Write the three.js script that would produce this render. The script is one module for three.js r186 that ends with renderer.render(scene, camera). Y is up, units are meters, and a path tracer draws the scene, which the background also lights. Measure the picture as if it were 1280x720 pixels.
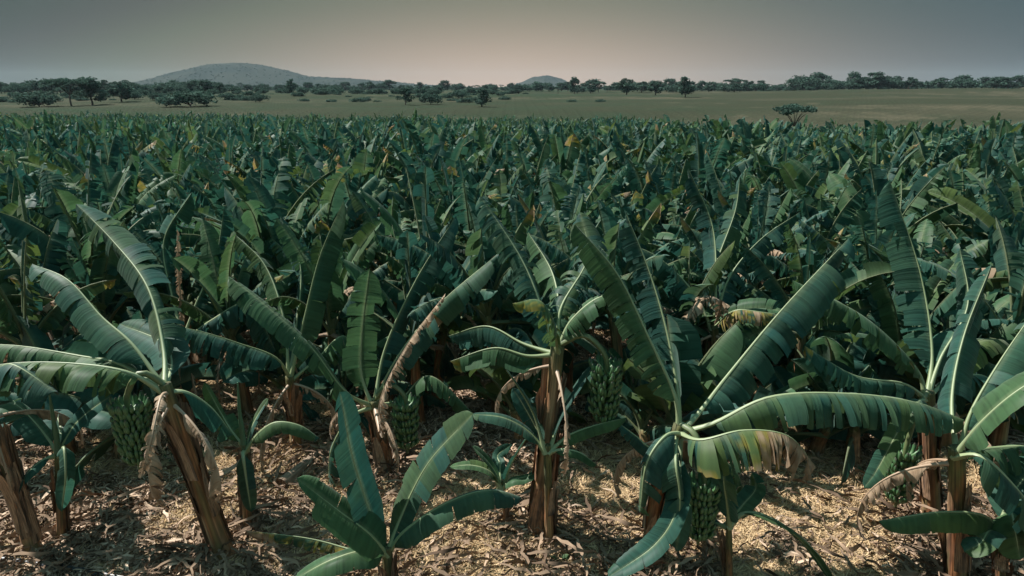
import * as THREE from 'three';
import { mergeGeometries } from 'three/addons/utils/BufferGeometryUtils.js';

// ---------------------------------------------------------------- camera, sky, sun, exposure
const scene = new THREE.Scene();
const EYE = 5, PITCH = THREE.MathUtils.degToRad(16.46), FOCAL = 836;
const camera = new THREE.PerspectiveCamera(46.6, 16 / 9, 0.1, 20000);
camera.position.set(0, EYE, 0);
camera.rotation.x = -PITCH;

const renderer = new THREE.WebGLRenderer({ antialias: true });
renderer.toneMapping = THREE.LinearToneMapping;
renderer.toneMappingExposure = 2.0;
renderer.shadowMap.enabled = true;

const SUN_TO = new THREE.Vector3(-0.56, 0.76, -0.28).normalize();
const sun = new THREE.DirectionalLight(new THREE.Color().setRGB(1.0, 0.965, 0.91), 4.2);
sun.position.copy(SUN_TO).multiplyScalar(120);
sun.castShadow = true;
sun.shadow.mapSize.set(4096, 4096);
Object.assign(sun.shadow.camera, { left: -80, right: 80, top: 80, bottom: -80, near: 1, far: 400 });
scene.add(sun, sun.target);

const mix = (a, b, t) => a + (b - a) * t;
const clamp = (x, a = 0, b = 1) => Math.min(b, Math.max(a, x));
const smooth = (a, b, x) => { const t = clamp((x - a) / (b - a)); return t * t * (3 - 2 * t); };
const mix3 = (a, b, t) => [mix(a[0], b[0], t), mix(a[1], b[1], t), mix(a[2], b[2], t)];
{
  // dusty air: a pale warm band at the horizon under a dull blue-green sky, brightest straight ahead and dimmer to both sides
  const W = 1024, H = 512, data = new Float32Array(W * H * 4);
  for (let j = 0; j < H; j++) for (let i = 0; i < W; i++) {
    const el = ((j + 0.5) / H - 0.5) * 180, az = ((i + 0.5) / W - 0.5) * Math.PI * 2;
    const fwd = Math.cos(az + Math.PI / 2), sideways = Math.sin(az + Math.PI / 2);
    const glow = Math.exp((fwd - 1) * 12), e = Math.max(el, 0), band = Math.exp(-Math.pow(e / 5.5, 1.6)), turn = smooth(-0.5, 0.6, sideways);
    const low = mix3(mix3([0.026, 0.052, 0.036], [0.022, 0.038, 0.046], turn), [0.305, 0.222, 0.170], glow);
    const high = mix3(mix3(mix3([0.024, 0.052, 0.040], [0.022, 0.046, 0.056], turn), [0.052, 0.076, 0.054], glow), [0.125, 0.25, 0.285], smooth(8, 42, e));
    const c = mix3(high, low, band);
    data.set([...c, 1], (j * W + i) * 4);
  }
  const sky = new THREE.DataTexture(data, W, H, THREE.RGBAFormat, THREE.FloatType);
  sky.mapping = THREE.EquirectangularReflectionMapping;
  sky.magFilter = sky.minFilter = THREE.LinearFilter;
  sky.needsUpdate = true;
  scene.background = sky; scene.environment = sky;
}
scene.fog = new THREE.FogExp2(new THREE.Color().setRGB(0.72, 0.88, 1.0), 0.00007);

// ---------------------------------------------------------------- helpers
function rng(seed) {
  let a = seed >>> 0;
  return () => { a = (a + 0x6D2B79F5) | 0; let t = Math.imul(a ^ (a >>> 15), 1 | a); t = (t + Math.imul(t ^ (t >>> 7), 61 | t)) ^ t; return ((t ^ (t >>> 14)) >>> 0) / 4294967296; };
}
const hash2 = (i, j) => { let h = Math.imul(i, 374761393) ^ Math.imul(j, 668265263); h = Math.imul(h ^ (h >>> 13), 1274126177); return ((h ^ (h >>> 16)) >>> 0) / 4294967296; };
function noise(x, y) {
  const i = Math.floor(x), j = Math.floor(y), u = x - i, v = y - j, a = u * u * (3 - 2 * u), b = v * v * (3 - 2 * v);
  return mix(mix(hash2(i, j), hash2(i + 1, j), a), mix(hash2(i, j + 1), hash2(i + 1, j + 1), a), b);
}
const fbm = (x, y, n = 4) => { let s = 0, k = 0.5, t = 0; for (let o = 0; o < n; o++) { s += k * noise(x + o * 17.3, y - o * 9.1); t += k; x *= 2.03; y *= 2.03; k *= 0.5; } return s / t; };
const V = (x, y, z) => new THREE.Vector3(x, y, z);
const UP = V(0, 1, 0);
// the point seen at a picture position of the 1280 x 720 survey photo, at a given distance ahead
function at(px, py, depth) {
  const x = (px - 640) / FOCAL, y = -(py - 360) / FOCAL, c = Math.cos(PITCH), s = Math.sin(PITCH);
  const dy = y * c - s, dz = -y * s - c, k = depth / -dz;
  return V(x * k, EYE + dy * k, -depth);
}
function lut(table, x) {
  if (x <= table[0][0]) return table[0][1];
  for (let k = 1; k < table.length; k++) if (x <= table[k][0]) return mix(table[k - 1][1], table[k][1], smooth(table[k - 1][0], table[k][0], x));
  return table[table.length - 1][1];
}
const PROFILE_LEFT = [[-400, 0], [10, 0], [100, -2.0], [125, -1.6], [160, 0.8], [300, 3.4], [700, 5.0], [1600, 10], [6000, 14]];
const PROFILE_RIGHT = [[-400, 0], [10, 0], [80, -2.2], [105, -1.7], [190, 2.0], [330, 6.0], [700, 7.2], [1600, 10], [6000, 14]];
function height(x, z) {
  const d = -z, side = smooth(0.12, 0.6, x / (Math.abs(d) + 60));
  const base = mix(lut(PROFILE_LEFT, d), lut(PROFILE_RIGHT, d), side);
  return base + (fbm(x * 0.011 + 5, z * 0.011, 3) - 0.5) * smooth(60, 260, d) * 2.6 + (fbm(x * 0.9, z * 0.9, 3) - 0.5) * 0.14;
}
function groundAt(px, py) {
  let z = 5.5;
  for (; z < 900; z *= 1.004) { const p = at(px, py, z); if (p.y <= height(p.x, p.z)) return p; }
  return at(px, py, 900);
}
const taken = {};
function numbered(name) { const n = taken[name] ?? 0; taken[name] = n + 1; return n ? `${name}_${String(n).padStart(3, '0')}` : name; }
function shade(o) { o.castShadow = o.receiveShadow = true; return o; }
function part(name, geometry, material, parent) { const m = shade(new THREE.Mesh(geometry, material)); m.name = name; parent.add(m); return m; }
function thing(name, label, category, group, p = V(0, 0, 0)) {
  const o = new THREE.Group(); o.name = numbered(name); o.position.copy(p);
  o.userData = { label, category }; if (group) o.userData.group = group;
  scene.add(o); return o;
}
function structure(name, geometry, material) { const m = shade(new THREE.Mesh(geometry, material)); m.name = name; m.userData = { kind: 'structure' }; scene.add(m); return m; }

// geometry builder with vertex colours
class Build {
  constructor() { this.p = []; this.c = []; this.u = []; this.i = []; }
  vert(p, c, u = 0, v = 0) { this.p.push(p.x, p.y, p.z); this.c.push(c[0], c[1], c[2]); this.u.push(u, v); return this.p.length / 3 - 1; }
  quad(a, b, c, d) { this.i.push(a, b, c, a, c, d); }
  tri(a, b, c) { this.i.push(a, b, c); }
  geo() {
    const g = new THREE.BufferGeometry();
    g.setAttribute('position', new THREE.Float32BufferAttribute(this.p, 3));
    g.setAttribute('color', new THREE.Float32BufferAttribute(this.c, 3));
    g.setAttribute('uv', new THREE.Float32BufferAttribute(this.u, 2));
    g.setIndex(this.i); g.computeVertexNormals(); return g;
  }
}
function sampled(points, n) { return new THREE.CatmullRomCurve3(points, false, 'centripetal').getSpacedPoints(n); }
function tube(b, pts, radius, color, sides = 6, cap = true) {
  let rows = [], ref = null;
  for (let k = 0; k < pts.length; k++) {
    const t = V().subVectors(pts[Math.min(k + 1, pts.length - 1)], pts[Math.max(k - 1, 0)]).normalize();
    if (!ref) ref = Math.abs(t.y) < 0.9 ? V().crossVectors(t, UP).normalize() : V(1, 0, 0);
    const a = ref.clone().addScaledVector(t, -ref.dot(t)).normalize(); ref = a;
    const c = V().crossVectors(t, a), s = k / (pts.length - 1), row = [];
    for (let j = 0; j <= sides; j++) {
      const w = j / sides * Math.PI * 2, r = typeof radius === 'function' ? radius(s, w) : radius;
      const p = pts[k].clone().addScaledVector(a, Math.cos(w) * r).addScaledVector(c, Math.sin(w) * r);
      row.push(b.vert(p, typeof color === 'function' ? color(s, w) : color, j / sides, s));
    }
    rows.push(row);
  }
  for (let k = 1; k < rows.length; k++) for (let j = 0; j < sides; j++) b.quad(rows[k - 1][j], rows[k - 1][j + 1], rows[k][j + 1], rows[k][j]);
  if (cap) for (const [row, p] of [[rows[0], pts[0]], [rows[rows.length - 1], pts[pts.length - 1]]]) {
    const m = b.vert(p, typeof color === 'function' ? color(row === rows[0] ? 0 : 1, 0) : color, 0, 0);
    for (let j = 0; j < sides; j++) b.tri(m, row[j], row[j + 1]);
  }
  return b;
}

// ---------------------------------------------------------------- materials
function texture(w, h, f, srgb = true) {
  const data = new Uint8Array(w * h * 4);
  for (let j = 0; j < h; j++) for (let i = 0; i < w; i++) { const c = f(i / w, j / h, i, j); data.set([clamp(c[0]) * 255, clamp(c[1]) * 255, clamp(c[2]) * 255, 255], (j * w + i) * 4); }
  const t = new THREE.DataTexture(data, w, h); t.wrapS = t.wrapT = THREE.RepeatWrapping; t.magFilter = THREE.LinearFilter; t.minFilter = THREE.LinearMipmapLinearFilter; t.generateMipmaps = true;
  if (srgb) t.colorSpace = THREE.SRGBColorSpace; t.needsUpdate = true; return t;
}
const tileNoise = (u, v, n, m = n) => { // repeats over the unit square
  const x = u * n, y = v * m, i = Math.floor(x), j = Math.floor(y), a = smooth(0, 1, x - i), b = smooth(0, 1, y - j), q = (p, r) => hash2((p % n + n) % n + n * 31, (r % m + m) % m + m * 57);
  return mix(mix(q(i, j), q(i + 1, j), a), mix(q(i, j + 1), q(i + 1, j + 1), a), b);
};
// leaf: u runs along the midrib (metres), v outward; side veins run across, so the relief varies along u
const leafBump = texture(512, 64, (u, v) => { const n = 0.45 * tileNoise(u, v, 64, 2) + 0.3 * tileNoise(u, v, 160, 2) + 0.25 * tileNoise(u, v, 20, 3); return [n, n, n]; }, false);
const leafTone = texture(512, 128, (u, v) => { const n = 0.80 + 0.14 * tileNoise(u, v, 90, 2) + 0.12 * tileNoise(u, v, 24, 8) - 0.10 * Math.max(0, tileNoise(u, v, 40, 30) - 0.72) / 0.28; return [n, n * 1.0, n * 0.98]; });
const barkBump = texture(128, 256, (u, v) => { const n = 0.6 * tileNoise(u, v, 40, 6) + 0.4 * tileNoise(u, v, 14, 10); return [n, n, n]; }, false);
const barkTone = texture(128, 256, (u, v) => { const n = 0.62 + 0.34 * tileNoise(u, v, 44, 5) + 0.2 * (tileNoise(u, v, 12, 16) - 0.5); return [n, n, n]; });
const M = {
  leaf: new THREE.MeshPhysicalMaterial({ vertexColors: true, map: leafTone, bumpMap: leafBump, bumpScale: 0.008, roughness: 1, transmission: 0.38, thickness: 0, clearcoat: 0.27, clearcoatRoughness: 0.46, specularIntensity: 0.25, side: THREE.DoubleSide }),
  dry: new THREE.MeshPhysicalMaterial({ vertexColors: true, map: leafTone, bumpMap: leafBump, bumpScale: 0.012, roughness: 1, transmission: 0.2, thickness: 0, side: THREE.DoubleSide }),
  rib: new THREE.MeshPhysicalMaterial({ vertexColors: true, roughness: 0.55, clearcoat: 0.2, clearcoatRoughness: 0.4 }),
  stem: new THREE.MeshStandardMaterial({ vertexColors: true, map: barkTone, bumpMap: barkBump, bumpScale: 0.012, roughness: 0.85, side: THREE.DoubleSide }),
  fruit: new THREE.MeshPhysicalMaterial({ vertexColors: true, roughness: 0.55, clearcoat: 0.25, clearcoatRoughness: 0.4 }),
  farLeaf: new THREE.MeshPhysicalMaterial({ vertexColors: true, roughness: 1, transmission: 0.38, thickness: 0, clearcoat: 0.27, clearcoatRoughness: 0.46, specularIntensity: 0.25, side: THREE.DoubleSide }),
  tree: new THREE.MeshPhysicalMaterial({ vertexColors: true, roughness: 1, transmission: 0.25, thickness: 0, specularIntensity: 0.1, side: THREE.DoubleSide }),
  bark: new THREE.MeshStandardMaterial({ vertexColors: true, roughness: 0.95 }),
  litter: new THREE.MeshPhysicalMaterial({ vertexColors: true, roughness: 0.95, specularIntensity: 0.3, side: THREE.DoubleSide }),
  hill: new THREE.MeshPhysicalMaterial({ vertexColors: true, roughness: 1, specularIntensity: 0.1 }),
  pipe: new THREE.MeshPhysicalMaterial({ color: new THREE.Color().setRGB(0.018, 0.022, 0.028), roughness: 0.5, clearcoat: 0.3, clearcoatRoughness: 0.35 }),
};
const GREENS = [[0.018, 0.094, 0.082], [0.016, 0.084, 0.077], [0.025, 0.106, 0.081], [0.046, 0.120, 0.058]];
const YELLOW = [0.34, 0.27, 0.045], LIME = [0.10, 0.15, 0.035], BROWN = [0.20, 0.115, 0.06], TAN = [0.50, 0.36, 0.25], RIB = [0.27, 0.32, 0.18];

// ---------------------------------------------------------------- banana leaf
// points: the midrib from stem to tip. Blade halves are cut into strips along the side veins.
function leafShape(points, o) {
  const R = rng(o.seed), W = o.width, pet = o.petiole ?? 0.14, n0 = 64, mid = sampled(points, n0), blade = o.blade ?? new Build(), rib = o.rib ?? new Build();
  const L = mid.reduce((s, p, k) => k ? s + p.distanceTo(mid[k - 1]) : 0, 0);
  const base = points[0], tip = points[points.length - 1];
  let out = V(tip.x - base.x, 0, tip.z - base.z); if (out.length() < 0.05) out = V(0.3, 0, 1); out.normalize();
  const side0 = V().crossVectors(out, UP).normalize();
  const roll = o.roll ?? 0, green = o.color ?? GREENS[Math.floor(R() * GREENS.length)], dry = o.dry ?? 0, seg = o.seg ?? 0.05, across = o.across ?? 4;
  const frame = (s) => {
    const f = clamp(s) * n0, k = Math.min(n0 - 1, Math.floor(f)), p = mid[k].clone().lerp(mid[k + 1], f - k);
    const t = V().subVectors(mid[Math.min(k + 2, n0)], mid[Math.max(k - 1, 0)]).normalize();
    let n = V().crossVectors(side0, t).normalize(), sd = V().crossVectors(t, n).normalize();
    const a = roll + (o.twist ?? 0) * (s - 0.5), c = Math.cos(a), si = Math.sin(a);
    return { p, t, n: n.clone().multiplyScalar(c).addScaledVector(sd, -si), s: sd.clone().multiplyScalar(c).addScaledVector(n, si) };
  };
  const outline = (u) => {
    const a = u < 0.2 ? 0.22 + 0.78 * Math.sin(u / 0.2 * Math.PI / 2) : 1;
    const q = clamp((u - 0.62) / 0.38); return a * Math.sqrt(Math.max(0, 1 - Math.pow(q, 2.4))) * (1 - 0.1 * u) + 0.01;
  };
  const down = V(0, -1, 0), vein = o.vein ?? 0.2, drape = o.drape ?? 0.5, fold = o.fold ?? -0.75, phase = R() * 9, limeBase = R() < 0.35 ? 0.6 : 0.16;
  for (const sgn of [-1, 1]) {
    const marks = [0]; const gap = o.strip ?? 0.17;
    while (marks[marks.length - 1] < 1) { const w = R(), step = gap * (0.2 + 0.5 * R() + 2.6 * w * w * w * w) / L; marks.push(Math.min(1, marks[marks.length - 1] + Math.max(step, 0.02))); }
    if (marks.length > 2 && 1 - marks[marks.length - 2] < 0.04) marks.splice(marks.length - 2, 1);
    for (let m = 1; m < marks.length; m++) {
      const u0 = marks[m - 1], u1 = marks[m], um = (u0 + u1) / 2, count = Math.max(1, Math.round((u1 - u0) * L / seg));
      const ang = (R() - 0.5) * (o.flap ?? 0.7) - (R() < (o.limp ?? 0.12) ? 0.5 + 0.7 * R() : 0) + Math.sin(um * 9 + phase + sgn) * (o.wave ?? 0.1), len = R() < (o.miss ?? 0.07) ? 0.35 + 0.4 * R() : 1 - (o.jag ?? 0.22) * R() * R(), pinch = (o.pinch ?? 0.1) * R(), tone = 0.86 + 0.28 * R(), slide = (R() - 0.5) * 0.02;
      const dead = clamp(dry + (dry > 0 && dry < 1 ? (R() - 0.5) * 0.5 : 0) + (o.dryTip ?? 0) * smooth(o.dryFrom ?? 0.5, 0.98, um) * (0.6 + 0.6 * R()) + ((o.dryBase ?? 0) && sgn === (o.drySide ?? sgn) ? (o.dryBase) * smooth(0.75, 0.2, um) * (0.6 + 0.5 * R()) : 0));
      const shrink = 1 - 0.35 * smooth(0.6, 1, dead) * R(), lime = (o.lime ?? limeBase) * R(), edge = o.edge ?? 0.24, curl = smooth(0.5, 1, dead) * (R() - 0.3) * 2.2;
      let prev = null;
      for (let k = 0; k <= count; k++) {
        const f = k / count, u = mix(u0, u1, f), row = [], hw0 = W * outline(u) * len * shrink;
        for (let j = 0; j <= across; j++) {
          const t = j / across, uu = mix(u, um, (pinch + 0.25 * smooth(0.6, 1, dead) + (j === across && count > 0 ? 0.05 : 0)) * t) + slide * t * t;
          const fr = frame(pet + uu * (1 - pet));
          // walk outward from the midrib
          let p = fr.p.clone().addScaledVector(fr.n, 0.004); const hw = hw0 * (1 + 0.06 * (hash2(Math.round(u * L * 60), sgn + 3) - 0.5) * t);
          const steps = j;
          for (let q = 0; q < steps; q++) {
            const tt = (q + 0.5) / across, th = fold + (ang - drape * 0.8 * tt) * Math.min(1, tt * 2.2) + curl * tt * Math.sin(f * 3 + m);
            const d = fr.s.clone().multiplyScalar(sgn * Math.cos(th)).addScaledVector(fr.n, Math.sin(th)).addScaledVector(fr.t, vein).addScaledVector(down, drape * tt * 1.2).normalize();
            p.addScaledVector(d, hw / across);
          }
          const spot = noise(u * L * 14 + o.seed, t * 5 + sgn * 7);
          let c = mix3(green, LIME, clamp(lime + 0.1 * spot));
          c = [c[0] * tone, c[1] * tone, c[2] * tone];
          const de = clamp(dead * 1.6 - 0.3 + (spot - 0.5) * 0.7 * (dead > 0.05 ? 1 : 0) + (t > 0.9 ? edge * 2.2 * (spot - 0.35) : 0) + dead * t * 0.4);
          if (de > 0) c = de < 0.45 ? mix3(c, YELLOW, de / 0.45) : mix3(YELLOW, mix3(BROWN, TAN, clamp(spot * 1.1 + (tone - 0.95))), clamp((de - 0.45) / 0.3));
          if (j === 0) c = mix3(c, RIB, 0.4 * (1 - dead));
          row.push(blade.vert(p, c, u * L * 0.5, t * W * 0.5));
        }
        if (prev) for (let j = 0; j < across; j++) sgn > 0 ? blade.quad(prev[j], row[j], row[j + 1], prev[j + 1]) : blade.quad(prev[j], prev[j + 1], row[j + 1], row[j]);
        prev = row;
      }
    }
  }
  const rr = o.ribRadius ?? 0.021, rc = dry > 0.7 ? mix3(BROWN, TAN, 0.5) : mix3(RIB, LIME, 0.1 + 0.35 * R());
  const nr = o.ribSegs ?? 22, pts = []; for (let k = 0; k <= nr; k++) pts.push(frame(k / nr * 0.985).p);
  tube(rib, pts, (s) => rr * (1.25 * Math.exp(-s * 7) + 0.8 * (1 - s) + 0.16), rc, o.ribSides ?? 6, false);
  return { blade, rib, length: L };
}
// a leaf that leaves the stem at an angle and bends under its own weight
function arc(base, azimuth, elevation, length, droop, sway = 0, n = 7) {
  const pts = [base.clone()], p = base.clone(); let e = elevation, a = azimuth;
  for (let k = 1; k <= n; k++) {
    const s = (k - 0.5) / n; e = elevation - droop * Math.pow(s, 1.5); a = azimuth + sway * s;
    p.add(V(Math.cos(e) * Math.sin(a), Math.sin(e), Math.cos(e) * Math.cos(a)).multiplyScalar(length / n)); pts.push(p.clone());
  }
  return pts;
}
function stemColor(seed, young) {
  return (s, w) => {
    const a = noise(Math.cos(w) * 1.6 + 9 + seed, Math.sin(w) * 1.6 + s * 2.2 + seed), b = noise(w * 2.2 + seed, s * 5), k = noise(Math.cos(w) * 3 + seed * 2, Math.sin(w) * 3 + s * 9);
    const sheath = mix3([0.45, 0.18, 0.068], [0.56, 0.33, 0.17], smooth(0.45, 0.75, a)), dark = [0.07, 0.042, 0.028], green = mix3([0.10, 0.135, 0.055], [0.2, 0.18, 0.06], b);
    let c = mix3(sheath, dark, smooth(0.52, 0.75, k) * 0.55);
    return mix3(c, green, clamp(smooth(0.55, 0.72, b) * 0.55 + smooth(young ? 0.25 : 0.72, young ? 0.7 : 1.0, s) * 0.9));
  };
}
function stemShape(pts, r0, r1, seed, sides, young) {
  const R = rng(seed), k1 = 2 + Math.floor(R() * 2), ph = R() * 6;
  return tube(new Build(), pts, (s, w) => mix(r0, r1, Math.pow(s, 0.7)) * (1 + 0.16 * Math.exp(-s * 14) + 0.07 * (((w * k1 / 6.283 + s * 1.3 + ph) % 1 + 1) % 1) + 0.06 * (noise(w * 3 + ph, s * 7) - 0.5)), stemColor(seed, young), sides, true).geo();
}
// loose dry sheaths that peel from the pseudostem
function sheathShape(pts, r0, r1, s0, s1, w0, span, seed, flare) {
  const b = new Build(), R = rng(seed), nu = 7, nv = 9, rows = [], c0 = mix3([0.47, 0.19, 0.075], [0.60, 0.42, 0.27], R());
  for (let k = 0; k <= nv; k++) {
    const f = k / nv, s = mix(s0, s1, f), q = s * (pts.length - 1), i = Math.min(pts.length - 2, Math.floor(q)), c = pts[i].clone().lerp(pts[i + 1], q - i), row = [];
    for (let j = 0; j <= nu; j++) {
      const h = j / nu, w = w0 + (h - 0.5) * span * (1 - 0.55 * f * f), r = mix(r0, r1, Math.pow(s, 0.7)) * 1.09 + 0.006 + flare * Math.pow(f, 2.4) + 0.012 * noise(h * 5 + seed, f * 4) + 0.02 * Math.pow(Math.abs(h - 0.5) * 2, 3);
      const g = noise(h * 9 + seed, f * 3), col = mix3(mix3(c0, [0.1, 0.06, 0.04], smooth(0.55, 0.85, g)), TAN, 0.3 * f);
      const jag = f === 1 ? (hash2(j, seed) - 0.6) * 0.12 : 0;
      row.push(b.vert(c.clone().add(V(Math.sin(w) * r, jag, Math.cos(w) * r)), col, h, f));
    }
    rows.push(row);
  }
  for (let k = 1; k <= nv; k++) for (let j = 0; j < nu; j++) b.quad(rows[k - 1][j], rows[k - 1][j + 1], rows[k][j + 1], rows[k][j]);
  return b.geo();
}

// ---------------------------------------------------------------- fruit
function bananaShape(size, sides, segs) {
  const pts = []; for (let k = 0; k <= segs; k++) { const f = k / segs, a = f * 1.7; pts.push(V(0, (1 - Math.cos(a)) * size * 0.62, Math.sin(a) * size * 0.62)); }
  return tube(new Build(), pts, (s) => 0.0225 * (s < 0.16 ? 0.35 + s * 3.4 : s > 0.86 ? mix(0.95, 0.32, (s - 0.86) / 0.14) : 1), (s) => s > 0.93 ? [0.035, 0.03, 0.02] : mix3([0.075, 0.155, 0.05], [0.050, 0.135, 0.056], s), sides).geo();
}
const FINGERS = [bananaShape(0.21, 7, 7), bananaShape(0.19, 7, 7), bananaShape(0.225, 7, 7)];
function bunchSpots(hands, per, top, bottom, seed) {
  const R = rng(seed), spots = [];
  for (let h = 0; h < hands; h++) {
    const f = h / (hands - 1), y = mix(top, bottom, f), n = per - Math.round(f * 2);
    for (let ring = 0; ring < 2; ring++) for (let k = 0; k < n / 1; k++) {
      if (R() < 0.06) continue;
      const a = (k + ring * 0.5 + R() * 0.25) / n * Math.PI * 2 + h * 0.7;
      const m = new THREE.Matrix4().compose(V(Math.sin(a) * 0.035, y - ring * 0.03, Math.cos(a) * 0.035), new THREE.Quaternion().setFromEuler(new THREE.Euler((R() - 0.5) * 0.2 + 0.12 - ring * 0.25, a, (R() - 0.5) * 0.15, 'YXZ')), V(1, 1, 1).multiplyScalar((1.0 - f * 0.2) * (0.92 + 0.14 * R())));
      spots.push(m);
    }
  }
  return spots;
}
function bunchStalk(from, down, bell) {
  const b = new Build(), end = from.clone().add(V(0, -down, 0));
  tube(b, sampled([from, from.clone().lerp(end, 0.5), end], 10), 0.024, [0.10, 0.13, 0.05], 7);
  return b;
}
function addBunch(plant, crownPoint, hang, tall, seed, single, hands = 8, per = 11) {
  const b = new Build(), low = hang.clone().add(V(0, -tall - 0.12, 0));
  tube(b, sampled([crownPoint, crownPoint.clone().lerp(hang, 0.55).add(V(0, 0.22, 0)), hang.clone().add(V(0, 0.05, 0)), hang.clone().add(V(0, -tall * 0.5, 0)), low], 20), (s) => mix(0.036, 0.018, s), [0.11, 0.14, 0.055], 8);
  const spots = bunchSpots(hands, per, -0.12, -tall, seed);
  if (!single) {
    const gs = spots.map((m, k) => FAR_FINGER.clone().applyMatrix4(new THREE.Matrix4().makeTranslation(hang.x, hang.y, hang.z).multiply(m)));
    return part('fruit_bunch', mergeGeometries([b.geo(), ...gs]), M.fruit, plant);
  }
  const bunch = part('fruit_bunch', b.geo(), M.fruit, plant);
  spots.forEach((m, k) => {
    const f = part(k ? `banana_${String(k).padStart(3, '0')}` : 'banana', FINGERS[k % 3], M.fruit, bunch);
    m.decompose(f.position, f.quaternion, f.scale); f.position.add(hang);
  });
  return bunch;
}
const FAR_FINGER = bananaShape(0.21, 5, 4);

// ---------------------------------------------------------------- terrain
const inField = (x, z) => { // signed, > 0 inside the plantation
  const d = -z, edge = lut([[-60, 118], [-20, 112], [18, 104], [27, 80], [38, 66], [110, 54]], x) + (noise(x * 0.12, 3) - 0.5) * 3;
  return Math.min(edge - d, d + 12);
};
{
  const b = new Build(), angles = [], rings = [];
  for (let k = 0; k <= 300; k++) angles.push(mix(-0.75, 0.75, k / 300));
  for (let k = 1; k < 60; k++) angles.push(mix(0.75, Math.PI * 2 - 0.75, k / 60));
  for (let r = 1.2; r < 3800; r *= 1.024) rings.push(r);
  const col = (x, z) => {
    const f = smooth(-1.5, 1.5, inField(x, z)), d = -z, n = fbm(x * 0.35, z * 0.35, 4), m = fbm(x * 0.021 + 3, z * 0.05, 4), q = fbm(x * 0.006, z * 0.02 + 8, 3), w = fbm(x * 0.09, z * 0.25, 3);
    const soil = mix3(mix3([0.28, 0.19, 0.125], [0.46, 0.33, 0.22], smooth(0.3, 0.7, n)), [0.33, 0.25, 0.12], smooth(0.5, 0.75, fbm(x * 0.8 + 4, z * 0.8, 3)) * 0.6);
    // beyond the crop: tawny and green pasture with worn pale tracks, as the far slope shows
    const dryGrass = mix3([0.070, 0.080, 0.050], [0.105, 0.105, 0.070], smooth(0.4, 0.7, m)), green = [0.046, 0.086, 0.050];
    const lush = (0.35 + 0.65 * smooth(0.42, 0.6, q)) * smooth(0.35, 0.0, x / (Math.abs(d) + 40)) * 0.95 + smooth(-32, -4, inField(x, z)) * 0.6;
    let g = mix3(dryGrass, green, clamp(lush + (w - 0.5) * 1.4));
    g = mix3(g, [0.16, 0.145, 0.10], smooth(0.61, 0.70, w * 0.6 + m * 0.4) * 0.8);
    return mix3(g, soil, f);
  };
  const rows = rings.map((r) => angles.map((a) => { const x = Math.sin(a) * r, z = -Math.cos(a) * r; return b.vert(V(x, height(x, z), z), col(x, z), x, z); }));
  for (let k = 1; k < rows.length; k++) for (let j = 0; j < angles.length; j++) { const i = (j + 1) % angles.length; b.quad(rows[k - 1][j], rows[k][j], rows[k][i], rows[k - 1][i]); }
  const mid = b.vert(V(0, height(0, 0), 0), col(0, 0)); for (let j = 0; j < angles.length; j++) b.tri(mid, rows[0][j], rows[0][(j + 1) % angles.length]);
  const g = b.geo();
  { const n = g.attributes.normal; if (n.getY(5) < 0) { const ix = g.index.array; for (let k = 0; k < ix.length; k += 3) { const t = ix[k]; ix[k] = ix[k + 1]; ix[k + 1] = t; } g.computeVertexNormals(); } }
  const tone = texture(512, 512, (u, v) => { const n = 0.72 + 0.30 * (tileNoise(u, v, 9) - 0.5) + 0.34 * (tileNoise(u, v, 60) - 0.5) + 0.40 * (tileNoise(u, v, 190) - 0.5); return [n, n * 0.99, n * 0.97]; });
  const bump = texture(512, 512, (u, v) => { const n = 0.5 * tileNoise(u, v, 40) + 0.5 * tileNoise(u, v, 130); return [n, n, n]; }, false);
  tone.repeat.set(0.37, 0.37); bump.repeat.set(0.37, 0.37);
  structure('ground', g, new THREE.MeshPhysicalMaterial({ vertexColors: true, map: tone, bumpMap: bump, bumpScale: 0.03, roughness: 1, specularIntensity: 0.1 }));
}
function hillShape(profile, depth, thick, seed) {
  const pts = profile.map(([px, py]) => at(px, py, depth)), x0 = pts[0].x, x1 = pts[pts.length - 1].x, b = new Build(), nx = 150, nz = 60, rows = [];
  const ridge = (x) => { for (let k = 1; k < pts.length; k++) if (x <= pts[k].x) { const f = (x - pts[k - 1].x) / (pts[k].x - pts[k - 1].x); const g = f * f * (3 - 2 * f); return mix(pts[k - 1].y, pts[k].y, 0.5 * f + 0.5 * g); } return pts[pts.length - 1].y; };
  const y = (x, q) => { const low = height(x, -depth) - 6, r = Math.max(0, ridge(x) - low) * Math.exp(-q * q * 2.6); return low + r * (0.96 + 0.08 * fbm(x * 0.004 + seed, q * 1.6, 2)) + 1.5 * (fbm(x * 0.02 + seed, q * 7, 3) - 0.5) * Math.exp(-q * q); };
  for (let j = 0; j <= nz; j++) {
    const q = mix(-1.35, 1.35, j / nz), row = [];
    for (let k = 0; k <= nx; k++) { const x = mix(x0, x1, k / nx), n = fbm(x * 0.013 + seed, q * 6, 4); row.push(b.vert(V(x, y(x, q), -depth - q * thick), mix3([0.016, 0.026, 0.022], [0.026, 0.034, 0.027], smooth(0.4, 0.62, n)), x, q)); }
    rows.push(row);
  }
  for (let j = 1; j <= nz; j++) for (let k = 0; k < nx; k++) b.quad(rows[j - 1][k], rows[j - 1][k + 1], rows[j][k + 1], rows[j][k]);
  return { geo: b.geo(), y: (x, q) => y(x, q), x0, x1, depth, thick };
}
const bigHill = hillShape([[150, 116], [180, 110], [197, 103], [215, 96], [240, 87], [272, 79.5], [300, 78.5], [322, 80], [350, 86], [385, 95], [430, 97.5], [480, 101.5], [530, 105.5], [600, 110], [680, 117]], 2500, 520, 3);
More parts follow.
